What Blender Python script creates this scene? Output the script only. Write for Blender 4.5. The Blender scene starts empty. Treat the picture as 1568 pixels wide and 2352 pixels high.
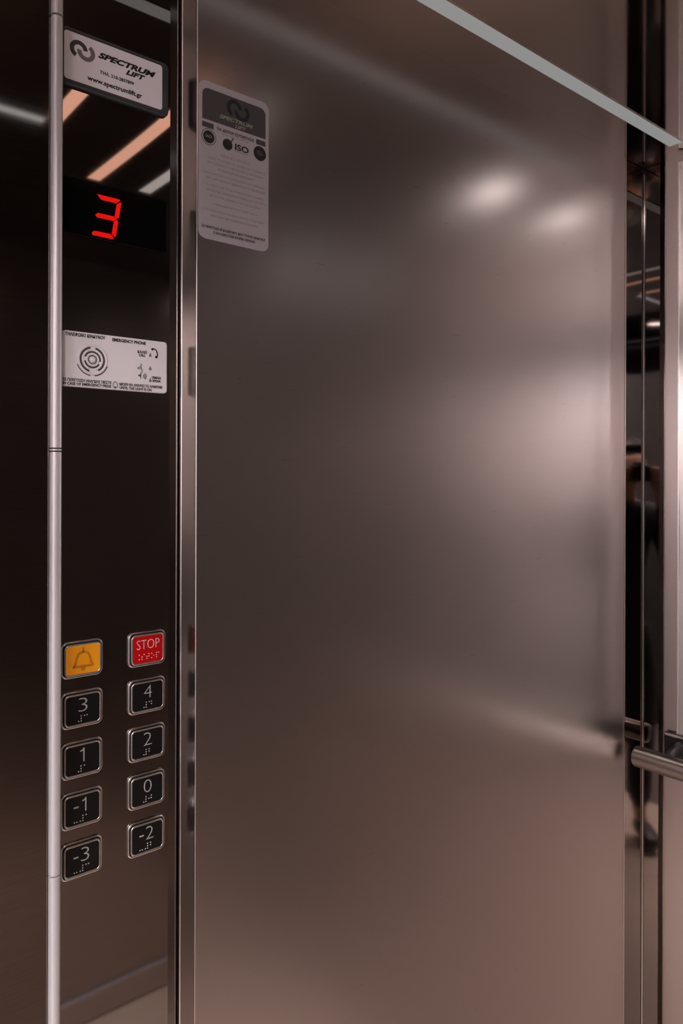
import bpy, bmesh, math, random
from mathutils import Vector, Matrix
random.seed(4)
C = bpy.context.scene.collection
PI = math.pi
# ---------------------------------------------------------------- room frame
# X runs along the wall with the control panel, Y into that wall, Z up.  Eye at (0,0,EYE).
EYE = 1.50
F = 1695.0; CX = 784.0; HY = 1082.0
CA, SA = 0.6374, 0.7705
WALL_Y = 0.70           # face of the big brushed panel
COP_Y = 0.7315          # polished face of the control panel column
CORNER_X = 1.314
NEAR_Y = -0.52
DOOR_X = -0.46
CEIL = EYE + 0.567

def P(px, py, Y=COP_Y):
    """where a sight line meets the vertical plane at Y (used once to survey positions)"""
    k = (px - CX) / F
    d = Y / (SA - CA * k)
    return d * (CA + SA * k), EYE - (py - HY) / F * d

def PX(px, Y=COP_Y): return P(px, HY, Y)[0]

# ---------------------------------------------------------------- materials
def nodes(name):
    m = bpy.data.materials.new(name); m.use_nodes = True
    return m, m.node_tree, m.node_tree.nodes['Principled BSDF']

def plain(name, col, rough=.5, metal=0., spec=.5, emit=None, es=0., coat=0., bump=0., bscale=400):
    m, nt, b = nodes(name)
    b.inputs['Base Color'].default_value = (*col, 1)
    b.inputs['Roughness'].default_value = rough
    b.inputs['Metallic'].default_value = metal
    b.inputs['Specular IOR Level'].default_value = spec
    b.inputs['Coat Weight'].default_value = coat
    if emit:
        b.inputs['Emission Color'].default_value = (*emit, 1)
        b.inputs['Emission Strength'].default_value = es
    tc = nt.nodes.new('ShaderNodeTexCoord')
    n = nt.nodes.new('ShaderNodeTexNoise'); n.inputs['Scale'].default_value = bscale
    nt.links.new(tc.outputs['Object'], n.inputs['Vector'])
    mr = nt.nodes.new('ShaderNodeMapRange')
    mr.inputs['To Min'].default_value = rough * .9; mr.inputs['To Max'].default_value = min(1, rough * 1.1)
    nt.links.new(n.outputs['Fac'], mr.inputs['Value']); nt.links.new(mr.outputs[0], b.inputs['Roughness'])
    if bump:
        bp = nt.nodes.new('ShaderNodeBump'); bp.inputs['Strength'].default_value = bump
        bp.inputs['Distance'].default_value = .001
        nt.links.new(n.outputs['Fac'], bp.inputs['Height']); nt.links.new(bp.outputs[0], b.inputs['Normal'])
    return m

def brushed(name, col, rough, grain=(60, 60, 1500), dist=.00004, var=.06, cvar=.06, aniso=0.0, wave=0.0):
    """brushed steel: fine stretched grain in roughness, colour and normal"""
    m, nt, b = nodes(name)
    b.inputs['Metallic'].default_value = 1
    L = nt.links.new
    tc = nt.nodes.new('ShaderNodeTexCoord'); mp = nt.nodes.new('ShaderNodeMapping')
    mp.inputs['Scale'].default_value = grain
    L(tc.outputs['Object'], mp.inputs['Vector'])
    n = nt.nodes.new('ShaderNodeTexNoise'); n.inputs['Scale'].default_value = 1; n.inputs['Detail'].default_value = 3
    L(mp.outputs[0], n.inputs['Vector'])
    mr = nt.nodes.new('ShaderNodeMapRange')
    mr.inputs['To Min'].default_value = rough - var; mr.inputs['To Max'].default_value = rough + var
    L(n.outputs['Fac'], mr.inputs['Value']); L(mr.outputs[0], b.inputs['Roughness'])
    cr = nt.nodes.new('ShaderNodeValToRGB')
    cr.color_ramp.elements[0].position = .3; cr.color_ramp.elements[1].position = .7
    cr.color_ramp.elements[0].color = (*[c * (1 - cvar) for c in col], 1)
    cr.color_ramp.elements[1].color = (*[min(1, c * (1 + cvar)) for c in col], 1)
    L(n.outputs['Fac'], cr.inputs['Fac']); L(cr.outputs[0], b.inputs['Base Color'])
    bp = nt.nodes.new('ShaderNodeBump'); bp.inputs['Strength'].default_value = .12
    bp.inputs['Distance'].default_value = dist
    L(n.outputs['Fac'], bp.inputs['Height'])
    if aniso:
        b.inputs['Anisotropic'].default_value = aniso
        cx = nt.nodes.new('ShaderNodeCombineXYZ'); cx.inputs[2].default_value = 1
        L(cx.outputs[0], b.inputs['Tangent'])
    if wave:
        w = nt.nodes.new('ShaderNodeTexNoise'); w.inputs['Scale'].default_value = 5; w.inputs['Detail'].default_value = 0
        L(tc.outputs['Object'], w.inputs['Vector'])
        b2 = nt.nodes.new('ShaderNodeBump'); b2.inputs['Strength'].default_value = 1; b2.inputs['Distance'].default_value = wave
        L(w.outputs['Fac'], b2.inputs['Height']); L(b2.outputs[0], bp.inputs['Normal'])
    L(bp.outputs[0], b.inputs['Normal'])
    return m

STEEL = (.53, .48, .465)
M = {}
M['panel'] = brushed('brushed_warm_steel', STEEL, .28, grain=(25, 25, 900), dist=.000002, var=.012, cvar=.015)
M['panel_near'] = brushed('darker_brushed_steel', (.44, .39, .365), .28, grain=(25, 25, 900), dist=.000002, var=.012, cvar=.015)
M['panel_main'] = brushed('horizontally_brushed_warm_steel', STEEL, .28, grain=(25, 25, 900), dist=.000002, var=.012, cvar=.012)
M['polish'] = brushed('polished_dark_steel', (.34, .305, .29), .035, grain=(20, 20, 500), dist=.000002, var=.01, cvar=.02, wave=.0006)
M['ceil'] = brushed('mirror_ceiling_steel', (.66, .59, .56), .06, grain=(20, 400, 20), dist=.000002, var=.015, cvar=.02, wave=.0004)
M['return'] = brushed('satin_dark_steel', (.27, .235, .215), .06, grain=(20, 20, 700), dist=.000003, var=.02)
M['jamb'] = brushed('satin_jamb_steel', (.26, .225, .21), .23, grain=(20, 20, 700), dist=.0000005, var=.004, cvar=.008)
M['trim'] = plain('pale_grey_anodised_trim', (.62, .60, .63), .40, .5)
M['edge'] = brushed('bright_edge_steel', (.78, .74, .71), .22, grain=(900, 900, 20), dist=.00001)
M['mirror'] = plain('silvered_mirror', (.86, .87, .87), .01, 1)
M['chrome'] = plain('chrome', (.78, .76, .75), .10, 1)
M['satin_rail'] = brushed('satin_steel_rail', (.62, .58, .56), .24, grain=(600, 20, 600), dist=.00001)
M['black_gloss'] = plain('black_glass', (.003, .003, .003), .08, spec=.25)
M['black_plastic'] = plain('black_plastic', (.012, .012, .013), .35)
M['gap'] = plain('shadow_gap_black', (.006, .005, .005), .7)
M['cap_black'] = plain('black_button_plastic', (.006, .006, .006), .3, spec=.35)
M['cap_amber'] = plain('amber_button_plastic', (.78, .30, .006), .35, bump=.1)
M['cap_red'] = plain('red_button_plastic', (.42, .003, .005), .4, spec=.2)
M['amber_mark'] = plain('amber_relief', (.42, .17, .015), .25)
M['rim'] = plain('button_rim_satin', (.62, .59, .58), .24, 1)
M['numeral'] = plain('numeral_silver', (.42, .41, .41), .4, .3)
M['pink_mark'] = plain('stop_lettering_pale', (.75, .45, .45), .45)
M['red_led'] = plain('red_display_segment', (.3, 0, 0), .4, emit=(1, .001, .001), es=.44)
M['white_plate'] = plain('white_plate', (.84, .83, .88), .35)
M['frame_plastic'] = plain('dark_grey_frame_plastic', (.045, .055, .058), .25)
M['ink'] = plain('black_ink', (.01, .01, .014), .5)
M['ink_grey'] = plain('grey_ink', (.18, .18, .18), .5)
M['ink_dark'] = plain('dark_grey_ink', (.05, .05, .055), .5)
M['ink_soft'] = plain('faded_grey_ink', (.22, .20, .22), .5)
M['sticker'] = plain('sticker_paper', (.40, .38, .415), .4)
M['sticker_head'] = plain('sticker_header_ink', (.055, .055, .06), .4)
M['sticker_pale'] = plain('sticker_header_lettering', (.30, .28, .22), .5)
M['tube_light'] = plain('cool_light_diffuser', (.3, .3, .3), .4, emit=(.80, .90, .92), es=.155)
M['tube_bright'] = plain('bright_light_diffuser', (.4, .4, .4), .4, emit=(.88, .93, .95), es=.95)
M['warm_light'] = plain('warm_light_diffuser', (.5, .45, .4), .4, emit=(1, .52, .36), es=1.15)
M['cool_strip'] = plain('dim_light_diffuser', (.5, .5, .5), .4, emit=(.90, .88, .84), es=.62)
M['lamp'] = plain('downlight_lens', (.8, .8, .8), .4, emit=(1, .90, .89), es=7.5)

def floor_mat():
    m, nt, b = nodes('beige_stone_floor'); L = nt.links.new
    tc = nt.nodes.new('ShaderNodeTexCoord')
    n = nt.nodes.new('ShaderNodeTexNoise'); n.inputs['Scale'].default_value = 6; n.inputs['Detail'].default_value = 8
    L(tc.outputs['Object'], n.inputs['Vector'])
    cr = nt.nodes.new('ShaderNodeValToRGB')
    cr.color_ramp.elements[0].color = (.58, .46, .38, 1); cr.color_ramp.elements[1].color = (.70, .58, .50, 1)
    L(n.outputs['Fac'], cr.inputs['Fac']); L(cr.outputs[0], b.inputs['Base Color'])
    b.inputs['Roughness'].default_value = .3
    return m
M['floor'] = floor_mat()
M['landing_floor'] = plain('dark_landing_tile', (.16, .13, .11), .35)
M['plaster'] = plain('landing_plaster', (.62, .58, .58), .8, bump=.1, bscale=60)


# ---------------------------------------------------------------- helpers
def link(o, parent=None):
    C.objects.link(o)
    if parent: o.parent = parent
    return o

def obj(name, bm, mat, parent=None, loc=None, smooth=False, bevel=0, bseg=2):
    bmesh.ops.recalc_face_normals(bm, faces=bm.faces)
    me = bpy.data.meshes.new(name); bm.to_mesh(me); bm.free()
    me.materials.append(M[mat] if isinstance(mat, str) else mat)
    if smooth:
        for p in me.polygons: p.use_smooth = True
    o = bpy.data.objects.new(name, me); link(o, parent)
    if loc: o.location = loc
    if bevel:
        md = o.modifiers.new('bevel', 'BEVEL'); md.width = bevel; md.segments = bseg
        md.limit_method = 'ANGLE'; md.angle_limit = .6
        md.harden_normals = False
    return o

def tag(o, label, cat=None, group=None, kind=None):
    if label: o['label'] = label
    if cat: o['category'] = cat
    if group: o['group'] = group
    if kind: o['kind'] = kind
    return o

def empty(name, loc, label, cat, group=None):
    o = bpy.data.objects.new(name, None); C.objects.link(o); o.location = loc
    o.empty_display_size = .05
    return tag(o, label, cat, group)

def box(bm, x0, y0, z0, x1, y1, z1):
    v = [bm.verts.new((x, y, z)) for z in (z0, z1) for x, y in ((x0, y0), (x1, y0), (x1, y1), (x0, y1))]
    for f in ((0, 3, 2, 1), (4, 5, 6, 7), (0, 1, 5, 4), (1, 2, 6, 5), (2, 3, 7, 6), (3, 0, 4, 7)):
        bm.faces.new([v[i] for i in f])
    return bm

def rr_pts(u0, v0, u1, v1, r, n=8):
    pts = []
    for cx, cy, a in ((u1 - r, v1 - r, 0), (u0 + r, v1 - r, PI / 2), (u0 + r, v0 + r, PI), (u1 - r, v0 + r, 1.5 * PI)):
        for i in range(n + 1):
            t = a + PI / 2 * i / n
            pts.append((cx + r * math.cos(t), cy + r * math.sin(t)))
    return pts

# wall-face mapping: (u, v, w) -> (u, -w, v): w sticks out of the wall towards the room
def W(u, v, w): return (u, -w, v)

def loft(bm, rings, close_start=True, close_end=True, f=W):
    """rings: list of (points2d, w)"""
    vs = []
    for pts, w in rings:
        vs.append([bm.verts.new(f(p[0], p[1], w)) for p in pts])
    n = len(vs[0])
    for a, b in zip(vs, vs[1:]):
        for i in range(n):
            bm.faces.new((a[i], a[(i + 1) % n], b[(i + 1) % n], b[i]))
    if close_start: bm.faces.new(vs[0])
    if close_end: bm.faces.new(list(reversed(vs[-1])))
    return bm

def slab(bm, cx, cz, w, h, r, w0, w1, b=.0005):
    """rounded plate with softened front edge"""
    u0, v0, u1, v1 = cx - w / 2, cz - h / 2, cx + w / 2, cz + h / 2
    rings = [(rr_pts(u0, v0, u1, v1, r), w0), (rr_pts(u0, v0, u1, v1, r), w1 - b)]
    for i in (1, 2, 3):
        t = i / 3 * PI / 2; d = b * (1 - math.cos(t))
        rings.append((rr_pts(u0 + d, v0 + d, u1 - d, v1 - d, max(r - d, .0002)), w1 - b + b * math.sin(t)))
    return loft(bm, rings)

def ring(bm, cx, cz, w, h, r, t, w0, w1, b=.0006):
    """rounded rectangular frame of width t, rounded top profile"""
    prof = [(0, w0)]
    for i in range(7):
        a = PI * i / 6
        prof.append((t / 2 - math.cos(a) * t / 2, w1 - b + math.sin(a) * b))
    prof.append((t, w0))
    vs = []
    for d, ww in prof:
        pts = rr_pts(cx - w / 2 + d, cz - h / 2 + d, cx + w / 2 - d, cz + h / 2 - d, max(r - d, .0003))
        vs.append([bm.verts.new(W(p[0], p[1], ww)) for p in pts])
    n = len(vs[0])
    m = len(vs)
    for k in range(m):
        a, b_ = vs[k], vs[(k + 1) % m]
        for i in range(n):
            bm.faces.new((a[i], a[(i + 1) % n], b_[(i + 1) % n], b_[i]))
    return bm

def tube(bm, pts, r, n=10, cap=True):
    pts = [Vector(p) for p in pts]; rings = []
    rad = r if isinstance(r, (list, tuple)) else [r] * len(pts)
    for i, p in enumerate(pts):
        d = (pts[min(i + 1, len(pts) - 1)] - pts[max(i - 1, 0)]).normalized()
        a = d.cross(Vector((0, 1, 0)) if abs(d.y) < .9 else Vector((0, 0, 1))).normalized(); b = d.cross(a)
        rings.append([bm.verts.new(p + (a * math.cos(2 * PI * k / n) + b * math.sin(2 * PI * k / n)) * rad[i]) for k in range(n)])
    for A, B in zip(rings, rings[1:]):
        for k in range(n): bm.faces.new((A[k], A[(k + 1) % n], B[(k + 1) % n], B[k]))
    if cap: bm.faces.new(rings[0]); bm.faces.new(list(reversed(rings[-1])))
    return bm

def stroke(bm, pts, t, w, th=.0004, closed=False):
    """flat ribbon line of width t on the wall face, at height w"""
    n = len(pts); ins, outs = [], []
    for i, p in enumerate(pts):
        a = pts[(i - 1) % n] if (closed or i > 0) else p
        b = pts[(i + 1) % n] if (closed or i < n - 1) else p
        d = Vector((b[0] - a[0], b[1] - a[1])).normalized(); nn = Vector((-d.y, d.x)) * t / 2
        ins.append((p[0] - nn.x, p[1] - nn.y)); outs.append((p[0] + nn.x, p[1] + nn.y))
    m = n if closed else n - 1
    top = [(bm.verts.new(W(*ins[i], w + th)), bm.verts.new(W(*outs[i], w + th))) for i in range(n)]
    bot = [(bm.verts.new(W(*ins[i], w)), bm.verts.new(W(*outs[i], w))) for i in range(n)]
    for i in range(m):
        j = (i + 1) % n
        bm.faces.new((top[i][0], top[j][0], top[j][1], top[i][1]))
        bm.faces.new((bot[i][0], bot[i][1], bot[j][1], bot[j][0]))
        bm.faces.new((top[i][0], bot[i][0], bot[j][0], top[j][0]))
        bm.faces.new((top[i][1], top[j][1], bot[j][1], bot[i][1]))
    if not closed:
        bm.faces.new((top[0][0], top[0][1], bot[0][1], bot[0][0]))
        bm.faces.new((top[-1][0], bot[-1][0], bot[-1][1], top[-1][1]))
    return bm

def disc(bm, cx, cz, r, w0, w1, n=20, r2=None):
    p = lambda q: [(cx + q * math.cos(2 * PI * i / n), cz + q * math.sin(2 * PI * i / n)) for i in range(n)]
    return loft(bm, [(p(r), w0), (p(r2 if r2 is not None else r), w1)])

def poly(bm, pts, w0, w1):
    return loft(bm, [(pts, w0), (pts, w1)])

def arc(cx, cz, r, a0, a1, n=28, sx=1):
    return [(cx + sx * r * math.cos(math.radians(a0 + (a1 - a0) * i / n)), cz + r * math.sin(math.radians(a0 + (a1 - a0) * i / n))) for i in range(n + 1)]

def add_text(bm, body, x0, x1, z, cap, w, th=.0003, bold=0., shear=0., fit=True, align='L', xs=1.0):
    """lettering on the wall face: baseline z, from x0 to x1, capital height cap"""
    cu = bpy.data.curves.new('lettering', 'FONT'); cu.body = body; cu.size = 1; cu.offset = bold; cu.shear = shear
    cu.resolution_u = 3; cu.extrude = .5
    o = bpy.data.objects.new('lettering', cu); C.objects.link(o)
    dg = bpy.context.evaluated_depsgraph_get(); dg.update()
    me = bpy.data.meshes.new_from_object(o.evaluated_get(dg))
    bpy.data.objects.remove(o); bpy.data.curves.remove(cu)
    if not me.vertices: return bm
    xsv = [v.co.x for v in me.vertices]; a, b = min(xsv), max(xsv)
    sy = cap / .665
    sx = (x1 - x0) / max(b - a, 1e-6) if fit else sy * xs
    ox = x0 if (fit or align == 'L') else (x0 + x1) / 2 - (b - a) * sx / 2
    for v in me.vertices:
        x, y, zz = v.co
        v.co = W(ox + (x - a) * sx, z + y * sy, w + (zz + .5) * th)
    bm.from_mesh(me); bpy.data.meshes.remove(me)
    return bm

def struct(name, bm, mat, label=None, **k):
    o = obj(name, bm, mat, **k); o['kind'] = 'structure'
    if label: o['label'] = label
    return o

NB = bmesh.new
# ---------------------------------------------------------------- the lift car
struct('floor', box(NB(), DOOR_X - .12, NEAR_Y - .06, -.05, CORNER_X + .06, WALL_Y + .14, 0), 'floor')
struct('ceiling', box(NB(), DOOR_X - .12, NEAR_Y - .06, CEIL, CORNER_X + .06, WALL_Y + .14, CEIL + .05), 'ceil')
# wall with the control panel: brushed raised panel in front of a dark carcass
L_X = PX(450, WALL_Y); R_X = PX(1433, WALL_Y)
wl = struct('wall_left', box(NB(), L_X, WALL_Y, .075, R_X, WALL_Y + .034, CEIL + .003), 'panel_main',
            'large plain brushed steel wall panel', bevel=.0012, bseg=3)
struct('trim_1', box(NB(), DOOR_X - .12, WALL_Y + .0785, 0, CORNER_X + .06, WALL_Y + .13, CEIL - .0006), 'gap',
       'black carcass in the joints behind the wall panels')
# polished return on the left end of the panel
bm = NB(); pr = [(L_X - .0002, WALL_Y + .0012), (.3757, WALL_Y + .0268), (.3762, WALL_Y + .034), (L_X - .0001, WALL_Y + .034)]
lo = [bm.verts.new((x, y, .075)) for x, y in pr]; hi = [bm.verts.new((x, y, CEIL - .0004)) for x, y in pr]
for i in range(4): bm.faces.new((lo[i], lo[(i + 1) % 4], hi[(i + 1) % 4], hi[i]))
bm.faces.new(lo); bm.faces.new(list(reversed(hi)))
struct('trim_2', bm, 'jamb', 'narrow polished steel return beside the control panel')
struct('trim_13', tube(NB(), [(.3759, WALL_Y + .0262, .08), (.3759, WALL_Y + .0262, CEIL - .003)], .0009, 10), 'edge', 'thin bright line beside the control panel')
# bright thin edge on the right end
struct('trim_3', box(NB(), R_X + .0002, WALL_Y - .0008, .075, R_X + .0035, WALL_Y + .004, CEIL - .0004), 'edge',
       'thin bright edge strip ending the brushed panel')
# polished corner post, L shaped
PY = .662
bm = NB(); box(bm, R_X + .0035, WALL_Y + .004, .0, CORNER_X, WALL_Y + .012, CEIL - .001)
struct('trim_4', bm, 'polish', 'polished steel corner strip on the panel side')
bm = NB(); box(bm, CORNER_X, PY, 0, CORNER_X + .008, WALL_Y + .012, CEIL - .001)
struct('trim_5', bm, 'polish', 'polished steel corner strip on the end wall side')
struct('trim_6', tube(NB(), [(CORNER_X - .0015, WALL_Y + .0025, .02), (CORNER_X - .0015, WALL_Y + .0025, CEIL - .012)], .0013, 12), 'edge',
       'thin bright bead down the corner')
# end wall
struct('wall_right', box(NB(), CORNER_X - .002, NEAR_Y + .05, .075, CORNER_X + .02, PY, CEIL + .003), 'panel',
       'brushed steel end wall behind the handrail', bevel=.001)
mirror = empty('wall_mirror', (CORNER_X - .002, 0, EYE), 'tall wall mirror on the end wall above the handrail, only its edge in view', 'mirror')
bm = NB(); box(bm, -.004, NEAR_Y + .10, -.50, 0, .6325, CEIL - EYE - .012)
obj('glass', bm, 'mirror', mirror)
bm = NB(); box(bm, -.0065, .6325, -.50, 0, .636, CEIL - EYE - .012)
obj('edge_strip', bm, 'edge', mirror, bevel=.0006)
# opposite wall and door side
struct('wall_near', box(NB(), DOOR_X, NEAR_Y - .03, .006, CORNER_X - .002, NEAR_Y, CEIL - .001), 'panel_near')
struct('wall_door', box(NB(), DOOR_X - .08, NEAR_Y - .03, 1.965, DOOR_X - .04, WALL_Y + .13, CEIL), 'return')
struct('trim_7', box(NB(), DOOR_X - .04, -.46, 1.93, DOOR_X - .01, .52, CEIL - .001), 'edge', 'door header strip')
struct('door_1', box(NB(), DOOR_X - .08, .42, 0, DOOR_X - .04, WALL_Y + .13, 1.965), 'return', bevel=.001)
LX = -1.75
struct('wall_landing', box(NB(), LX - .05, -.75, 0, LX, 2.0, 2.5), 'plaster')
struct('wall_landing_near', box(NB(), -1.12, -.80, 0, DOOR_X - .12, -.75, 2.5), 'plaster')
struct('added_dark_panel', box(NB(), LX, -.80, 0, -1.12, -.76, 2.5), 'gap')  # unseen dark panel, added so the corner steel has black to mirror
struct('wall_landing_far', box(NB(), LX, 2.0, 0, DOOR_X - .12, 2.05, 2.5), 'plaster')
bm = NB(); box(bm, DOOR_X - .17, -.75, 0, DOOR_X - .12, NEAR_Y - .03, 2.5); box(bm, DOOR_X - .17, WALL_Y + .13, 0, DOOR_X - .12, 2.0, 2.5); box(bm, DOOR_X - .17, NEAR_Y - .03, CEIL + .05, DOOR_X - .12, WALL_Y + .13, 2.5)
struct('wall_landing_door', bm, 'plaster')
struct('floor_landing', box(NB(), LX, -.75, -.05, DOOR_X - .12, 2.0, 0), 'landing_floor')
struct('ceiling_landing', box(NB(), LX, -.75, 2.5, DOOR_X - .12, 2.0, 2.55), 'plaster')
# skirtings
def skirt(name, b): struct(name, b, 'panel', bevel=.001)
skirt('baseboard_near', box(NB(), DOOR_X, NEAR_Y, .006, CORNER_X - .012, NEAR_Y + .011, .072))
struct('trim_14', box(NB(), DOOR_X, NEAR_Y, .072, CORNER_X - .012, NEAR_Y + .014, .0765), 'trim', 'pale line painting in the lit top ledge of the skirting opposite the control panel')  # light falling on the skirting ledge, put into a paler colour
skirt('baseboard_right', box(NB(), CORNER_X - .012, NEAR_Y + .011, .006, CORNER_X + .01, PY - .001, .072))
skirt('baseboard_left', box(NB(), L_X, WALL_Y - .010, .006, R_X, WALL_Y + .03, .072))

# ---------------------------------------------------------------- front return and its light edge trim
tx0, tx1 = PX(117, .705), PX(142.5, .705)
bm = NB()
prof = []
N = 14
for i in range(N + 1):
    t = PI * i / N
    prof.append(((tx0 + tx1) / 2 - math.cos(t) * (tx1 - tx0) / 2, .7065 - math.sin(t) * .0045))
prof += [(tx1, .76), (tx0, .76)]
def post(z0, z1):
    b = NB(); lo = [b.verts.new((x, y, z0)) for x, y in prof]; hi = [b.verts.new((x, y, z1)) for x, y in prof]
    n = len(prof)
    for i in range(n): b.faces.new((lo[i], lo[(i + 1) % n], hi[(i + 1) % n], hi[i]))
    b.faces.new(lo); b.faces.new(list(reversed(hi)))
    return b
def zat(py, Y=.705, px=130): return P(px, py, Y)[1]
seams = [(0.0, zat(2013) - .0006), (zat(2013) + .0006, zat(1040)), (zat(1040) + .0012, zat(1033)), (zat(1033) + .0012, zat(38) - .001), (zat(38) + .001, CEIL - .001)]
for i, (a, b_) in enumerate(seams):
    struct('trim_%d' % (8 + i), post(a, b_), 'trim', 'pale satin vertical edge strip left of the control panel', smooth=True)
    bpy.data.objects['trim_%d' % (8 + i)].modifiers.new('edge_split', 'EDGE_SPLIT').split_angle = .7
# return plate, turned a few degrees, running left of the strip
ang = 0
bm = NB(); box(bm, -.62, 0, 0, 0, .012, CEIL - .001)
rt = struct('wall_front', bm, 'return', 'dark polished steel front return at the left', loc=(tx0 - .0008, .7085, 0), bevel=.001)
rt.rotation_euler = (0, 0, ang)

# ---------------------------------------------------------------- control panel
cop_x0 = tx1 + .0005; cop_x1 = PX(409)
cop_c = (cop_x0 + cop_x1) / 2
cop = empty('control_panel', (0, COP_Y, 0), 'full-height polished steel lift control panel with red 3 display and two columns of buttons', 'control panel')
# faceplate with rolled right edge
bm = NB(); pr = [(cop_x0, .0)]
er = .0014
pr.append((cop_x1 - er - .0006, 0))
for i in range(11):
    t = PI / 2 * i / 10
    pr.append((cop_x1 - er + math.sin(t) * er, (1 - math.cos(t)) * er))
pr += [(cop_x1, .045), (cop_x0, .045)]
z0, z1 = .03, CEIL - .0012
lo = [bm.verts.new((x, y, z0)) for x, y in pr]; hi = [bm.verts.new((x, y, z1)) for x, y in pr]
for i in range(len(pr)): bm.faces.new((lo[i], lo[(i + 1) % len(pr)], hi[(i + 1) % len(pr)], hi[i]))
bm.faces.new(lo); bm.faces.new(list(reversed(hi)))
fp = obj('faceplate', bm, 'polish', cop, smooth=True)
fp.modifiers.new('edge_split', 'EDGE_SPLIT').split_angle = .7
bm = NB(); tube(bm, [(cop_x1 - .0002, er + .0006, .03), (cop_x1 - .0002, er + .0006, z1)], .0008, 10)
obj('edge_bead', bm, 'edge', cop)

# buttons ---------------------------------------------------------------
XL, XR = PX(188.5), PX(337)
ZB = P(188, 1514)[1]; PITCH = 457 / 4 / F * (COP_Y / (SA + CA * .3516))
BRAILLE = {'#': (3, 4, 5, 6), '1': (1,), '2': (1, 2), '3': (1, 4), '4': (1, 4, 5), '0': (2, 4, 5), '-': (3, 6), 'c': (4, 6),
           'S': (2, 3, 4), 'T': (2, 3, 4, 5), 'O': (1, 3, 5), 'P': (1, 2, 3, 4)}
DOT = {1: (0, 2), 2: (0, 1), 3: (0, 0), 4: (1, 2), 5: (1, 1), 6: (1, 0)}
def braille_mesh(text, cx, z, p, w):
    b = NB(); cw = p * 2.35; tot = cw * (len(text) - 1) + p
    for i, ch in enumerate(text):
        for d_ in BRAILLE[ch]:
            gx, gz = DOT[d_]
            disc(b, cx - tot / 2 + i * cw + gx * p, z + gz * p, p * .30, w, w + .0005, 10, p * .16)
    return b
def one(b, x, z, cap, w):
    poly(b, [(x - .0006, z), (x + .0006, z), (x + .0006, z + cap), (x - .0004, z + cap), (x - .0012, z + cap - .0016),
             (x - .0036, z + cap - .0024), (x - .0036, z + cap - .0034), (x - .0006, z + cap - .0028)], w, w + .0005)
BW, BH = .0375, .0322
def button(x, z, sym, label):
    mat, mk = {'bell': ('cap_amber', 'amber_mark'), 'STOP': ('cap_red', 'pink_mark')}.get(sym, ('cap_black', 'numeral'))
    b = ring(NB(), 0, 0, BW + .0042, BH + .0042, .0062, .0022, 0, .0026, .0011)
    root = obj('push_button', b, 'chrome', cop, loc=(x, 0, z), smooth=True); root['label'] = label
    obj('backing', slab(NB(), 0, 0, BW + .001, BH + .001, .005, 0, .001), 'cap_black', root)
    obj('rim', ring(NB(), 0, 0, BW - .0008, BH - .0008, .0048, .0018, .0005, .0048, .0010), 'rim', root, smooth=True)
    obj('cap', slab(NB(), 0, 0, BW - .0036, BH - .0036, .0034, .0005, .0042, .0004), mat, root)
    w = .0042
    s = NB()
    if sym == 'bell':
        pts = [(-.0102, -.0066), (-.0080, -.0036), (-.0066, .0020), (-.0050, .0056), (-.0026, .0074), (0, .0079)]
        pts = pts + [(-a, c) for a, c in reversed(pts[:-1])]
        stroke(s, pts, .0016, w, .0008, closed=True)
        stroke(s, [(0, .0076), (0, .0118)], .0012, w, .0008)
        disc(s, 0, -.0092, .0021, w, w + .0008, 18, .0016)
    elif sym == 'STOP':
        add_text(s, 'STOP', -.0124, .0128, .0002, .0096, w, .0005, bold=-.016)
    else:
        ncap = .0135
        if sym[0] == '-':
            box(s, -.0090, -w - .0005, .0026, -.0042, -w, .0040)
            if sym[1] == '1': one(s, .0030, -.0022, ncap, w)
            else: add_text(s, sym[1], -.0016, .0066, -.0022, ncap, w, .0005, bold=-.021)
        elif sym == '1':
            one(s, .0010, -.0022, ncap, w)
        else:
            add_text(s, sym, -.0044, .0044, -.0022, ncap, w, .0005, bold=-.021)
    nm = 'bell_symbol' if sym == 'bell' else 'lettering' if sym == 'STOP' else 'numeral'
    obj(nm, s, mk, root)
    if sym == 'STOP':
        obj('braille', braille_mesh('cSTOP', 0, -.0100, .0023, w), mk, root)
    elif sym != 'bell':
        br = ('-#' + sym[1]) if sym[0] == '-' else '#' + sym
        obj('braille', braille_mesh(br, -.0010 if sym[0] == '-' else 0, -.0114, .0025, w), mk, root)
    return root
lbl = {'bell': 'amber alarm button with a bell symbol, top of the left column', 'STOP': 'red STOP button, top of the right column'}
for col, X in ((('bell', '3', '1', '-1', '-3'), XL), (('STOP', '4', '2', '0', '-2'), XR)):
    for i, s_ in enumerate(col):
        button(X, ZB - i * PITCH, s_, lbl.get(s_, 'black floor button marked %s with braille dots' % s_))

# display ---------------------------------------------------------------
zx = PX(380); dz1 = EYE + .2893; dz0 = EYE + .2330
dx0 = PX(139.5); dcx = (dx0 + zx) / 2
disp = obj('floor_display', slab(NB(), dcx, (dz0 + dz1) / 2, zx - dx0, dz1 - dz0, .004, 0, .0018, .0006), 'black_gloss', cop)
disp['label'] = 'black glass floor display showing a red 3'
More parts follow.
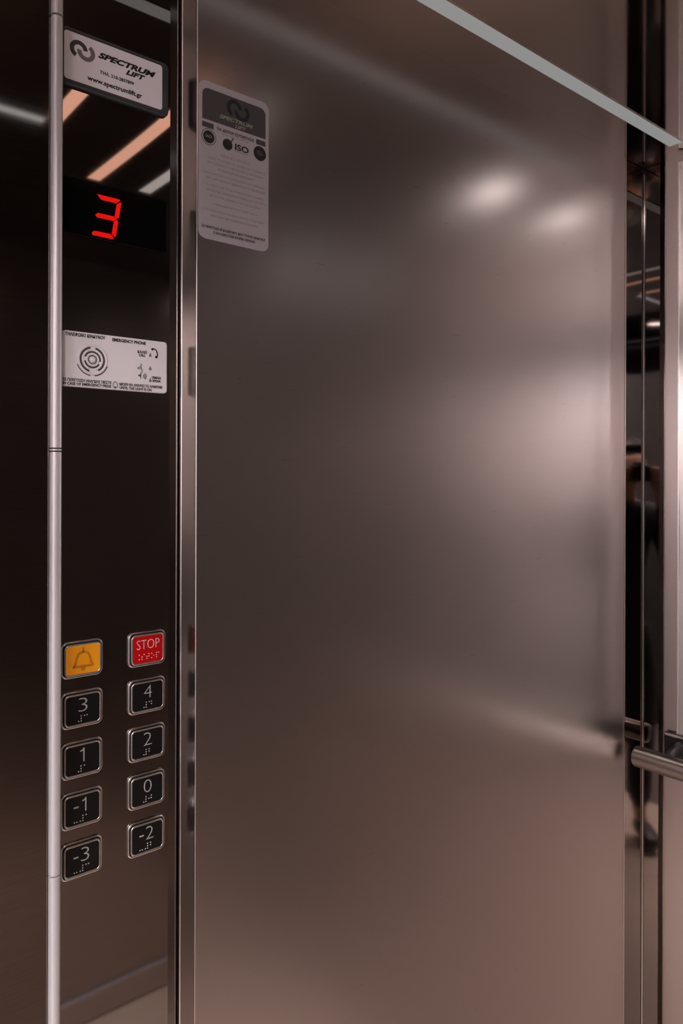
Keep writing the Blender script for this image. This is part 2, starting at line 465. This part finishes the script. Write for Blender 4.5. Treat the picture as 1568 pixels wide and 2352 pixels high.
# seven-segment 3, each bar pointed, the whole slanted
S = NB()
def S2(px, py): return P(px, py, COP_Y - .002)
bl, br_, tl, tr = S2(205.5, 538), S2(262, 549), S2(221, 441), S2(275.5, 456)
def q(s, t):   # s across, t up (0..1)
    a = (bl[0] + (br_[0] - bl[0]) * s, bl[1]); sk = (tl[0] - bl[0])
    H_ = .0425
    return (a[0] + sk * t, bl[1] - .0012 + H_ * t)
def seg(pts): poly(S, [q(*p) for p in pts], .0018, .0023)
def hseg(t, s0=.06, s1=.93, h=.055, kind='mid'):
    if kind == 'mid': seg([(s0, t), (s0 + .1, t + h), (s1 - .1, t + h), (s1, t), (s1 - .1, t - h), (s0 + .1, t - h)])
    if kind == 'top': seg([(s0 - .06, t + h), (s1 - .02, t + h), (s1 + .03, t + .03), (s1 - .12, t - h), (s0 + .14, t - h)])
    if kind == 'bot': seg([(s0 - .02, t), (s0 + .08, t + h), (s1 - .12, t + h), (s1 + .02, t - .03), (s1 - .06, t - h), (s0 + .04, t - h)])
hseg(.5); hseg(.94, kind='top'); hseg(.06, kind='bot')
seg([(1.0, .94), (1.02, .90), (1.02, .56), (.94, .51), (.84, .57), (.84, .86)])
seg([(.94, .49), (1.02, .45), (1.02, .10), (.98, .06), (.84, .13), (.84, .43)])
obj('red_digit', S, 'red_led', disp)

# emergency phone plate ---------------------------------------------------
pz1 = EYE + .1374; pz0 = EYE + .0824
px0 = PX(139.5)
ph = obj('emergency_phone_plate', slab(NB(), (px0 + zx) / 2, (pz0 + pz1) / 2, zx - px0, pz1 - pz0, .0035, 0, .0032, .0010), 'white_plate', cop)
ph['label'] = 'white emergency phone plate with speaker rings'
def T(bm, body, xl, yl, xr, caph, Y, w, fwd=0, **k):
    """lettering between two surveyed points"""
    x0_, z_ = P(xl, yl, Y - w); x1_, _ = P(xr, yl, Y - w)
    s_ = (Y - w) / (SA - CA * ((xl + xr) / 2 - CX) / F) / F
    return add_text(bm, body, x0_, x1_, z_, caph * s_, w, **k)
pw = .0032
ti = NB()
T(ti, 'ΤΗΛΕΦΩΝΟ ΚΙΝΔΥΝΟΥ', 148.5, 771, 240.5, 6.6, COP_Y, pw, bold=.03)
T(ti, 'EMERGENCY PHONE', 257, 785, 334, 6.6, COP_Y, pw, bold=.03)
obj('title_lettering', ti, 'ink', ph); ti = NB()
T(ti, 'ΚΑΛΕΙ', 315, 812, 336, 5.6, COP_Y, pw, bold=.03)
T(ti, 'CALL', 318, 819.5, 333, 5.6, COP_Y, pw, bold=.03)
obj('call_lettering', ti, 'ink', ph); ti = NB()
T(ti, 'ΟΜΙΛΙΑ', 348, 871, 369, 5.0, COP_Y, pw, bold=.03)
T(ti, 'SPEAK', 349, 878.5, 369, 5.0, COP_Y, pw, bold=.03)
obj('speak_lettering', ti, 'ink', ph); ti = NB()
T(ti, 'ΣΕ ΠΕΡΙΠΤΩΣΗ ΑΝΑΓΚΗΣ ΠΙΕΣΤΕ', 143, 875.5, 255, 5.8, COP_Y, pw, bold=.025)
T(ti, 'IN CASE OF EMERGENCY PRESS', 143, 884, 254.5, 5.8, COP_Y, pw, bold=.025)
T(ti, 'ΜΕΧΡΙ ΝΑ ΑΝΑΨΕΙ ΤΟ ΛΑΜΠΑΚΙ', 273.5, 886.5, 371.5, 5.4, COP_Y, pw, bold=.025)
T(ti, 'UNTIL THE LIGHT IS ON', 274, 894.5, 347, 5.4, COP_Y, pw, bold=.025)
obj('instruction_lettering', ti, 'ink', ph)
ic = NB()
def pp(x, y, w=pw): return P(x, y, COP_Y - w)
def line(b, pl, t, w=pw): stroke(b, [pp(*p) for p in pl], t, w)
line(ic, [(349, 803.5), (353, 802.5), (357.5, 806), (360, 812), (360.5, 818), (358.5, 822)], .0011)
disc(ic, *pp(349, 803.5), .0013, pw, pw + .0003); disc(ic, *pp(358, 821.5), .0014, pw, pw + .0003)
obj('handset_symbol', ic, 'ink', ph); ic = NB()
line(ic, [(323, 837), (323, 845), (325.5, 852), (325.5, 856), (322.5, 858), (322.5, 871)], .0005)
line(ic, [(314.5, 847), (321, 843.5), (321, 849.5), (314.5, 847)], .0005)
line(ic, [(317, 864), (322, 861), (322, 866), (317, 864)], .0008)
for k in range(3):
    cx_, cz_ = pp(324, 865)
    stroke(ic, arc(cx_, cz_, .0024 + .0014 * k, -38, 38, 8), .0005, pw)
obj('speaking_face_symbol', ic, 'ink', ph); ic = NB()
bx, bz = pp(264, 886)
pts = [(-.0027, -.0020), (-.0021, -.0006), (-.0020, .0018), (-.0010, .0031), (0, .0034)]
pts = pts + [(-a, c) for a, c in reversed(pts[:-1])]
stroke(ic, [(bx + a, bz + c) for a, c in pts], .0005, pw, closed=True)
disc(ic, bx, bz - .0028, .0008, pw, pw + .0003)
obj('bell_symbol', ic, 'ink', ph)
gs = NB()
for x_, y_ in ((344, 818), (344, 849), (344.5, 876)):
    c_ = pp(x_, y_); disc(gs, c_[0], c_[1], .0015, pw, pw + .0003, 12); poly(gs, [(c_[0] - .0013, c_[1] + .0004), (c_[0] + .0013, c_[1] + .0004), (c_[0], c_[1] + .0034)], pw, pw + .0002)
obj('indicator_lights', gs, plain('indicator_grey', (.24, .22, .24), .4), ph)
# speaker: concentric raised rings and hub
sc = pp(211.5, 828)
sp = NB()
def torus(b, cx, cz, R, r, w, n=40, m=8, a0=0, a1=360):
    full = a1 - a0 >= 360
    st = n if full else n + 1
    rings = []
    for i in range(st):
        t = math.radians(a0 + (a1 - a0) * i / n)
        rings.append([b.verts.new(W(cx + (R + r * math.cos(2 * PI * j / m)) * math.cos(t), cz + (R + r * math.cos(2 * PI * j / m)) * math.sin(t), w + r * math.sin(2 * PI * j / m))) for j in range(m)])
    for i in range(st if full else st - 1):
        A, B = rings[i], rings[(i + 1) % st]
        for j in range(m): b.faces.new((A[j], A[(j + 1) % m], B[(j + 1) % m], B[j]))
    if not full: b.faces.new(rings[0]); b.faces.new(list(reversed(rings[-1])))
torus(sp, *sc, .0142, .0013, pw)
torus(sp, *sc, .0098, .0012, pw, a0=-70, a1=80); torus(sp, *sc, .0098, .0012, pw, a0=110, a1=250)
torus(sp, *sc, .0058, .0012, pw, a0=-20, a1=300)
disc(sp, *sc, .0036, pw, pw + .0010, 24, .0022)
obj('speaker_ring', sp, 'white_plate', ph, smooth=True)
gr = NB()
for R0, R1, a0, a1 in ((.0111, .0128, -60, 75), (.0111, .0128, 100, 255), (.0069, .0086, -10, 160), (.0069, .0086, 190, 330), (.0038, .0046, 0, 359), (.0157, .0166, 200, 262), (.0157, .0166, 278, 340)):
    stroke(gr, arc(*sc, (R0 + R1) / 2, a0, a1, 30), R1 - R0, pw, .00015)
obj('speaker_slots', gr, plain('speaker_slot_dark', (.07, .055, .06), .6), ph)

# lower socket screws? none in view ---------------------------------------

# ---------------------------------------------------------------- maker's sign
sx0, sx1 = PX(136), PX(380.5); sz1, sz0 = EYE + .4345, EYE + .3780
sign = empty('sign', ((sx0 + sx1) / 2, COP_Y, (sz0 + sz1) / 2), 'white company sign with grey ring logo in a dark plastic frame, above the display', 'sign')
def local(o): o.location = (-sign.location.x, 0, -sign.location.z); return o
local(obj('frame', slab(NB(), (sx0 + sx1) / 2, (sz0 + sz1) / 2, sx1 - sx0, sz1 - sz0, .005, 0, .0050, .0022), 'frame_plastic', sign, smooth=True))
fr = bpy.data.objects['frame']; fr.modifiers.new('edge_split', 'EDGE_SPLIT').split_angle = .9
wf = .0051
ax0 = PX(144.5, COP_Y - wf); ax1 = PX(370, COP_Y - wf); az1 = EYE + .4300; az0 = EYE + .3828
local(obj('plate', slab(NB(), (ax0 + ax1) / 2, (az0 + az1) / 2, ax1 - ax0, az1 - az0, .003, .001, wf, .0002), 'white_plate', sign))
def ps(x, y): return P(x, y, COP_Y - wf)
s_ = NB()
T(s_, 'SPECTRUM', 222.5, 133, 354.5, 11.5, COP_Y, wf, bold=.045, shear=.35)
T(s_, 'LIFT', 286, 171.5, 331, 10.0, COP_Y, wf, bold=.045, shear=.35)
T(s_, 'ΤΗΛ. 210-2837899', 226.5, 170.5, 304.5, 6.8, COP_Y, wf, bold=.015)
T(s_, 'www.spectrumlift.gr', 198, 184.5, 323.5, 9.6, COP_Y, wf, bold=.022)
local(obj('lettering', s_, 'ink', sign))
def logo_arcs(bd, bg, c1, c2, r, t, w):
    stroke(bd, arc(*c1, r, -10 + 15, 245, 30), t, w, .0002)
    stroke(bg, arc(*c2, r, 60, -175 - 10, 30), t, w, .0002)
bd, bg = NB(), NB()
logo_arcs(bd, bg, ps(178, 115.5), ps(195, 122.5), .0068, .0042, wf)
local(obj('logo_dark_ring', bd, 'ink_dark', sign)); local(obj('logo_grey_ring', bg, 'ink_grey', sign))

# ---------------------------------------------------------------- notice sticker on the brushed panel
nx0, nx1 = PX(453.5, WALL_Y), PX(614, WALL_Y); nz1, nz0 = EYE + .4165, EYE + .2478
NWd, NHt = nx1 - nx0, nz1 - nz0
note = empty('notice_sticker', ((nx0 + nx1) / 2, WALL_Y, (nz0 + nz1) / 2), 'pale rounded notice sticker with a dark header and three seals, on the brushed steel panel', 'sticker')
def nl(o): o.location = (-note.location.x, 0, -note.location.z); return o
nl(obj('paper', slab(NB(), (nx0 + nx1) / 2, (nz0 + nz1) / 2, NWd, NHt, .009, -.0004, .0006, .0001), 'sticker', note))
def N_(s, t): return nx0 + s * NWd, nz1 - t * NHt
nw = .0006
hb = NB()
a, b_ = N_(.045, .245), N_(.95, .045)
u0, v0, u1, v1, r_ = a[0], a[1], b_[0], b_[1], .0075
pts = [(u0, v0), (u1, v0)] + [(u1 - r_ + r_ * math.cos(t), v1 - r_ + r_ * math.sin(t)) for t in [PI / 2 * i / 8 for i in range(9)]] + [(u0 + r_ + r_ * math.cos(t), v1 - r_ + r_ * math.sin(t)) for t in [PI / 2 + PI / 2 * i / 8 for i in range(9)]]
poly(hb, pts, nw, nw + .00008)
for s0, s1 in ((.045, .20), (.81, .95)):
    a, b_ = N_(s0, .296), N_(s1, .262); box(hb, a[0], -nw - .00008, a[1], b_[0], -nw, b_[1])
nl(obj('header', hb, 'sticker_head', note))
def NT(b, body, s0, s1, t, cap, w=nw, **k):
    x0_, z_ = N_(s0, t); x1_, _ = N_(s1, t)
    return add_text(b, body, x0_, x1_, z_, cap * NHt, w, th=.00008, **k)
pl = NB(); NT(pl, 'SPECTRUM', .28, .76, .205, .022, w=nw + .0001, bold=.03, shear=.3); NT(pl, 'LIFT', .5, .66, .236, .020, w=nw + .0001, bold=.03, shear=.3)
nl(obj('header_lettering', pl, 'sticker_pale', note))
lg = NB(); lg2 = NB(); c1 = N_(.49, .115); c2 = N_(.60, .125)
logo_arcs(lg, lg2, c1, c2, .0075, .0042, nw + .0001)
nl(obj('logo_ring', lg, 'ink', note)); nl(obj('logo_ring', lg2, 'ink', note))
bt = NB()
NT(bt, 'ΤΗΛ. ΚΕΝΤΡΟΥ ΕΞΥΠΗΡΕΤΗΣΗΣ', .24, .78, .290, .017, bold=.03)
NT(bt, 'ISO', .50, .70, .378, .036, bold=.03)
nl(obj('bold_lettering', bt, 'ink', note)); bt = NB()
NT(bt, 'ΣΕ ΠΕΡΙΠΤΩΣΗ ΕΓΚΛΩΒΙΣΜΟΥ ΔΕΝ ΥΠΑΡΧΕΙ ΚΙΝΔΥΝΟΣ', .04, .95, .930, .014, bold=.03)
NT(bt, 'Ο ΘΑΛΑΜΟΣ ΕΧΕΙ ΕΠΑΡΚΗ ΑΕΡΙΣΜΟ', .20, .80, .958, .014, bold=.03)
nl(obj('bold_lettering', bt, 'ink', note))
st = NB()
NT(st, 'www.spectrumlift.gr', .32, .70, .308, .011)
NT(st, 'CERTIFIED QUALITY', .50, .70, .392, .008)
NT(st, 'ΟΔΗΓΙΕΣ ΧΡΗΣΗΣ', .30, .72, .452, .014)
rows = [(.10, .95, .487, '1. ΠΙΕΣΤΕ ΤΟ ΚΟΥΜΠΙ ΤΟΥ ΟΡΟΦΟΥ ΠΟΥ ΕΠΙΘΥΜΕΙΤΕ'), (.12, .92, .517, 'ΜΗΝ ΥΠΕΡΒΑΙΝΕΤΕ ΤΟ ΑΝΩΤΑΤΟ ΦΟΡΤΙΟ ΤΟΥ ΘΑΛΑΜΟΥ'),
        (.26, .76, .549, 'ΑΤΟΜΩΝ ΚΑΙ ΑΝΤΙΚΕΙΜΕΝΩΝ'), (.05, .94, .585, '2. ΑΠΑΓΟΡΕΥΕΤΑΙ Η ΧΡΗΣΗ ΣΕ ΠΕΡΙΠΤΩΣΗ ΠΥΡΚΑΓΙΑΣ'),
        (.10, .94, .616, 'ΚΑΙ Η ΜΕΤΑΦΟΡΑ ΕΠΙΚΙΝΔΥΝΩΝ ΑΝΤΙΚΕΙΜΕΝΩΝ'), (.05, .92, .660, '3. ΤΑ ΠΑΙΔΙΑ ΠΡΕΠΕΙ ΝΑ ΣΥΝΟΔΕΥΟΝΤΑΙ ΠΑΝΤΑ'),
        (.10, .94, .692, 'ΑΠΟ ΕΝΗΛΙΚΕΣ ΚΑΙ ΝΑ ΜΕΝΟΥΝ ΜΑΚΡΙΑ ΑΠΟ ΤΗΝ ΠΟΡΤΑ'), (.15, .88, .726, 'ΚΑΤΑ ΤΗΝ ΔΙΑΡΚΕΙΑ ΤΗΣ ΔΙΑΔΡΟΜΗΣ'),
        (.19, .83, .775, '4. ΜΗΝ ΑΚΟΥΜΠΑΤΕ ΣΤΗΝ ΠΟΡΤΑ'), (.05, .93, .820, '5. ΣΕ ΠΕΡΙΠΤΩΣΗ ΒΛΑΒΗΣ ΠΙΕΣΤΕ ΤΟ ΚΟΥΜΠΙ'), (.17, .84, .852, 'ΚΙΝΔΥΝΟΥ ΚΑΙ ΠΕΡΙΜΕΝΕΤΕ ΒΟΗΘΕΙΑ')]
for s0, s1, t_, body in rows: NT(st, body, s0, s1, t_, .0125)
nl(obj('small_lettering', st, 'ink_soft', note))
def seal(s, t, r, kind):
    c = N_(s, t); g = NB()
    if kind == 0:
        torus_r = [(c[0] + r * math.cos(2 * PI * i / 36), c[1] + r * math.sin(2 * PI * i / 36)) for i in range(36)]
        stroke(g, torus_r, .0006, nw, .00008, closed=True); disc(g, *c, r * .80, nw, nw + .0001, 30)
    elif kind == 1:
        disc(g, *c, r, nw, nw + .0001, 30)
    else:
        disc(g, *c, r * .82, nw, nw + .0001, 30)
        for i in range(24):
            a = 2 * PI * i / 24; disc(g, c[0] + r * .85 * math.cos(a), c[1] + r * .85 * math.sin(a), .0006, nw, nw + .0001, 6)
        stroke(g, [(c[0] - .001, c[1] - .001), (c[0] + .001, c[1] - .002), (c[0] + .007, c[1] + .0085)], .0011, nw, .00012)
    o = nl(obj('seal', g, 'ink', note))
    if kind == 0:
        x = NB(); add_text(x, 'ISO', c[0] - r * .45, c[0] + r * .45, c[1] - .0008, .0026, nw + .0001, th=.00005, bold=.02)
        obj('seal_lettering', x, 'sticker_pale', o)
    if kind == 1:
        x = NB(); add_text(x, 'ISO', c[0] - r * .4, c[0] + r * .4, c[1] + .0008, .0020, nw + .0001, th=.00005)
        add_text(x, '9001', c[0] - r * .5, c[0] + r * .5, c[1] - .0020, .0018, nw + .0001, th=.00005)
        obj('seal_lettering', x, 'ink_grey', o)
seal(.135, .352, .0084, 0); seal(.395, .362, .0068, 2); seal(.865, .352, .0082, 1)

# ---------------------------------------------------------------- handrail
RX = 1.252; RZ = EYE - .509; RY1 = .6845
rail = empty('handrail', (RX, 0, RZ), 'round satin steel handrail on black brackets along the end wall', 'handrail')
R_ = .0182
bm = NB()
prof = [(RY1 - .0, R_ * .80), (RY1 - .0015, R_ * .93), (RY1 - .004, R_)]
tube(bm, [(0, y, 0) for y, r in prof] + [(0, -.30, 0)] + [(0, y, 0) for y in (-.376, -.3785, -.38)], [r for y, r in prof] + [R_, R_, R_ * .93, R_ * .8], 48)
o = obj('tube', bm, 'satin_rail', rail, smooth=True); o.modifiers.new('edge_split', 'EDGE_SPLIT').split_angle = .9
for by in (.625, -.30):
    b = NB()
    gx = CORNER_X - .004 - RX
    tube(b, [(gx, by, .020), (gx - .02, by, .018), (.012, by, .012), (.004, by, .004)], [.0135, .0125, .012, .011], 20)
    br = obj('bracket', b, 'black_plastic', rail, smooth=True)
    pb = NB(); box(pb, gx - .008, by - .032, -.004, gx + .0, by + .032, .040)
    obj('wall_plate', pb, 'black_plastic', br, bevel=.003)
    tr = NB(); box(tr, gx - .0095, by - .030, .0345, gx - .004, by + .030, .0385); 
    box(tr, gx - .0095, by - .030, .012, gx - .0078, by - .027, .036)
    obj('chrome_strip', tr, 'rim', br, bevel=.0006)
# ---------------------------------------------------------------- ceiling lights
def strip(x0, y0, x1, y1, mat, label, group=None):
    o = empty('ceiling_light', ((x0 + x1) / 2, (y0 + y1) / 2, CEIL), label, 'ceiling light', group)
    dx, dy = (x1 - x0) / 2, (y1 - y0) / 2
    obj('diffuser', box(NB(), -dx + .0006, -dy + .0006, -.0012, dx - .0006, dy - .0006, -.0002), mat, o)
    f = NB()
    for a in ((-dx, -dy, dx, -dy + .0006), (-dx, dy - .0006, dx, dy), (-dx, -dy + .0006, -dx + .0006, dy - .0006), (dx - .0006, -dy + .0006, dx, dy - .0006)):
        box(f, a[0], a[1], -.0014, a[2], a[3], 0)
    obj('frame', f, 'edge', o)
strip(-.25, .603, 1.256, .627, 'tube_light', 'long pale ceiling strip light running beside the brushed panel')
strip(-.40, .179, .39, .1995, 'tube_bright', 'pale ceiling strip light running towards the doorway')
strip(-.42, -.45, -.385, .60, 'tube_light', 'pale ceiling strip light along the door header')
for x, m_ in ((.642, 'cool_strip'), (.541, 'warm_light'), (.403, 'warm_light')):
    strip(x - .0125, .055 if x > .45 else .203, x + .0125, .45, m_, {.642: 'short cool white strip light crossing the ceiling, mirrored just above the display', .541: 'short warm strip light crossing the ceiling, the long peach line mirrored above the display', .403: 'short warm strip light crossing the ceiling, mirrored under the left end of the company sign'}[x], 'cross strip lights seen mirrored in the control panel')
LAMPS = ((1.185, .44, 7), (-.09, .0, 7), (1.185, -.26, 8))
for x, y, e_ in LAMPS:
    o = empty('downlight', (x, y, CEIL), {(1.185, .44): 'small round recessed downlight near the corner strip', (-.09, .0): 'small round recessed downlight above the person in the doorway', (1.185, -.26): 'small round recessed downlight by the wall mirror, away from the control panel', (.42, -.30): 'small round recessed downlight opposite the control panel'}[(x, y)], 'downlight')
    b = NB(); n = 28
    r0 = [b.verts.new((.030 * math.cos(2 * PI * i / n), .030 * math.sin(2 * PI * i / n), -.0012)) for i in range(n)]
    r1 = [b.verts.new((.030 * math.cos(2 * PI * i / n), .030 * math.sin(2 * PI * i / n), -.0004)) for i in range(n)]
    for i in range(n): b.faces.new((r0[i], r0[(i + 1) % n], r1[(i + 1) % n], r1[i]))
    b.faces.new(r0); b.faces.new(list(reversed(r1)))
    obj('lens', b, 'lamp', o)
    b = NB(); m = 8; R, r = .033, .003
    rg = [[b.verts.new(((R + r * math.cos(2 * PI * j / m)) * math.cos(2 * PI * i / n), (R + r * math.cos(2 * PI * j / m)) * math.sin(2 * PI * i / n), -.0005 + r * math.sin(2 * PI * j / m) * .6)) for j in range(m)] for i in range(n)]
    for i in range(n):
        for j in range(m): b.faces.new((rg[i][j], rg[i][(j + 1) % m], rg[(i + 1) % n][(j + 1) % m], rg[(i + 1) % n][j]))
    obj('ring', b, 'chrome', o, smooth=True)

def spot(x, y, z, watts, deg, blend=.6, col=(1, .88, .82), r=.025):
    l = bpy.data.lights.new('downlight_beam', 'SPOT'); l.energy = watts; l.spot_size = math.radians(deg); l.spot_blend = blend
    l.color = col; l.shadow_soft_size = r
    o = bpy.data.objects.new('downlight_beam', l); C.objects.link(o); o.location = (x, y, z)
for x, y, e_ in LAMPS: spot(x, y, CEIL - .004, e_ * .45, 88 if y > -.1 else 125, .5)
spot(-.09, 0, CEIL - .006, 20, 150, .6)  # second, wide beam added at this downlight to brighten the control panel plates
la = bpy.data.lights.new('landing_lamp', 'AREA'); la.shape = 'RECTANGLE'; la.size = .5; la.size_y = 1.2; la.energy = 105; la.color = (1, .95, .97)
lo_ = bpy.data.objects.new('landing_lamp', la); C.objects.link(lo_); lo_.location = (-1.02, -.12, 2.46)
# ---------------------------------------------------------------- the person taking the picture, seen only in the corner steel
FW = Matrix(((SA, CA, 0, 0), (-CA, SA, 0, 0), (0, 0, 1, 0), (0, 0, 0, 1)))
per = empty('person', (0, 0, 0), 'person in black clothes standing in the doorway holding a camera to the face', 'person')
per.matrix_world = FW
def skinned(name, verts, edges, rad, mat, root=0, sub=2):
    me = bpy.data.meshes.new(name); me.from_pydata(verts, edges, []); me.materials.append(M[mat])
    o = bpy.data.objects.new(name, me); link(o, per)
    md = o.modifiers.new('skin', 'SKIN'); md.use_smooth_shade = True; md.branch_smoothing = .4
    for i, r in enumerate(rad):
        sv = me.skin_vertices[0].data[i]; sv.radius = r if isinstance(r, tuple) else (r, r); sv.use_root = (i == root)
    sb = o.modifiers.new('subdivision', 'SUBSURF'); sb.levels = sub; sb.render_levels = sub
    return o
class SK:
    def __init__(s): s.v, s.e, s.r = [], [], []
    def add(s, p, r, par=None):
        s.v.append(p); s.r.append(r); i = len(s.v) - 1
        if par is not None: s.e.append((par, i))
        return i
M['skin'] = plain('skin', (.52, .28, .20), .5); M['cloth_black'] = plain('black_cloth', (.010, .010, .012), .85, bump=.4)
M['hair'] = plain('dark_hair', (.015, .010, .008), .5); M['shoe'] = plain('black_shoe_leather', (.012, .011, .010), .4)
b = SK()
pel = b.add((0, -.26, .92), (.095, .080)); wa = b.add((0, -.26, 1.06), (.115, .09), pel); ch = b.add((0, -.25, 1.22), (.135, .10), wa)
uc = b.add((0, -.24, 1.32), (.10, .085), ch); nb = b.add((0, -.225, 1.39), .052, uc); nk = b.add((0, -.205, 1.43), .050, nb)
jw = b.add((0, -.175, 1.475), (.062, .07), nk); hd = b.add((0, -.18, 1.53), (.074, .09), jw); tp = b.add((0, -.19, 1.598), (.070, .080), hd)
ns = b.add((0, -.083, 1.505), .010, b.add((0, -.10, 1.515), .016, hd))
for sx in (-1, 1):
    b.add((sx * .085, -.19, 1.515), .014, hd)
    sh = b.add((sx * .165, -.24, 1.335), .052, uc); el = b.add((sx * .205, -.15, 1.12), .040, sh)
    fa = b.add((sx * .165, -.10, 1.25), .036, el); wr = b.add((sx * .105, -.075, 1.405), .026, fa); pm = b.add((sx * .082, -.062, 1.455), (.030, .018), wr)
    kn = b.add((sx * .078, -.055, 1.49), (.028, .014), pm)
    for q_, (dz, ln) in enumerate(((.012, 1.), (.002, 1.08), (-.010, 1.), (-.022, .85))):
        f1 = b.add((sx * .072, -.030, 1.500 + dz), .0085, kn); f2 = b.add((sx * (.062 - .008 * ln), -.022, 1.503 + dz), .0080, f1); b.add((sx * (.054 - .016 * ln), -.026, 1.504 + dz), .0072, f2)
    t1 = b.add((sx * .066, -.088, 1.475), .0105, pm); b.add((sx * .045, -.090, 1.492), .009, t1)
    hp = b.add((sx * .078, -.26, .80), .062, pel); kj = b.add((sx * .095, -.245, .48), .052, hp); cf = b.add((sx * .095, -.265, .33), .050, kj)
    an = b.add((sx * .095, -.27, .09), .035, cf); b.add((sx * .095, -.29, .04), .032, an); ft = b.add((sx * .10, -.20, .038), (.036, .028), an); b.add((sx * .105, -.13, .028), (.034, .020), ft)
skinned('body', b.v, b.e, b.r, 'skin', pel)
j = SK()
a0 = j.add((0, -.26, .84), (.160, .124)); a1 = j.add((0, -.26, 1.06), (.135, .108), a0); a2 = j.add((0, -.25, 1.22), (.153, .118), a1); a3 = j.add((0, -.24, 1.33), (.118, .10), a2); j.add((0, -.225, 1.395), (.066, .066), a3)
for sx in (-1, 1):
    sh = j.add((sx * .170, -.24, 1.34), .066, a3); el = j.add((sx * .208, -.15, 1.118), .053, sh); fa = j.add((sx * .167, -.10, 1.25), .047, el); j.add((sx * .110, -.077, 1.39), .034, fa)
skinned('jacket', j.v, j.e, j.r, 'cloth_black', a0)
j = SK(); a0 = j.add((0, -.26, .99), (.122, .098)); a5 = j.add((0, -.26, .89), (.140, .112), a0)
for sx in (-1, 1):
    hp = j.add((sx * .080, -.26, .79), .088, a5); kj = j.add((sx * .096, -.247, .48), .068, hp); j.add((sx * .096, -.268, .11), .056, kj)
skinned('trousers', j.v, j.e, j.r, 'cloth_black', a0)
for sx in (-1, 1):
    j = SK(); x = sx * .097; a0 = j.add((x, -.30, .048), .042); a1 = j.add((x, -.245, .055), .046, a0); a2 = j.add((x + sx * .004, -.17, .042), (.046, .036), a1); j.add((x + sx * .008, -.105, .032), (.040, .028), a2)
    skinned('shoe', j.v, j.e, j.r, 'shoe', a0)
def ell(bm, c, r, n=20, cut=None):
    m = bmesh.ops.create_uvsphere(bm, u_segments=n, v_segments=n // 2, radius=1)
    for v in m['verts']: v.co = Vector((c[0] + v.co.x * r[0], c[1] + v.co.y * r[1], c[2] + v.co.z * r[2]))
    if cut: bmesh.ops.delete(bm, geom=[v for v in m['verts'] if cut(v.co)], context='VERTS')
    return bm
obj('hair', ell(NB(), (0, -.198, 1.555), (.088, .104, .098), 32, lambda c: c.y > -.170 and c.z < 1.60), 'hair', per, smooth=True)
for sx in (-1, 1): obj('eye', ell(NB(), (sx * .031, -.103, 1.535), (.012, .010, .009), 16), 'sticker', per, smooth=True)
obj('mouth', ell(NB(), (0, -.104, 1.468), (.024, .006, .006), 16), plain('lips', (.40, .13, .11), .4), per, smooth=True)
camr = empty('camera', (0, 0, EYE), 'black photo camera held at eye height by the person in the doorway', 'camera')
camr.matrix_world = Matrix.Translation((0, 0, EYE)) @ FW
bm = NB(); box(bm, -.050, -.060, -.034, .050, -.036, .030); obj('body', bm, 'black_plastic', camr, bevel=.005, bseg=3)
bm = NB(); box(bm, -.018, -.058, .029, .018, -.040, .044); obj('viewfinder_hump', bm, 'black_plastic', camr, bevel=.004)
bm = NB(); tube(bm, [(0, -.037, 0), (0, -.016, 0), (0, -.0158, 0), (0, -.012, 0)], [.030, .030, .027, .027], 36); obj('lens_barrel', bm, 'black_plastic', camr, smooth=False)
# ---------------------------------------------------------------- world, camera, colour
w = bpy.data.worlds.new('world'); bpy.context.scene.world = w; w.use_nodes = True
w.node_tree.nodes['Background'].inputs[0].default_value = (.02, .02, .02, 1)
cam = bpy.data.cameras.new('camera'); co = bpy.data.objects.new('camera', cam); C.objects.link(co)
cam.sensor_fit = 'HORIZONTAL'; cam.sensor_width = 36; cam.lens = 36 * F / 1568
cam.shift_y = -(1176 - HY) / 1568
cam.clip_start = .01
co.matrix_world = Matrix.Translation((0, 0, EYE)) @ Matrix.Rotation(math.atan2(SA, CA) - PI / 2, 4, 'Z') @ Matrix.Rotation(PI / 2, 4, 'X') @ Matrix.Rotation(math.radians(.17), 4, 'Z')
cam.dof.use_dof = True; cam.dof.focus_distance = .80; cam.dof.aperture_fstop = 16
sc_ = bpy.context.scene; sc_.camera = co
sc_.view_settings.view_transform = 'Standard'; sc_.view_settings.look = 'None'
sc_.view_settings.exposure = .5; sc_.view_settings.gamma = 1; sc_.view_settings.use_curve_mapping = False
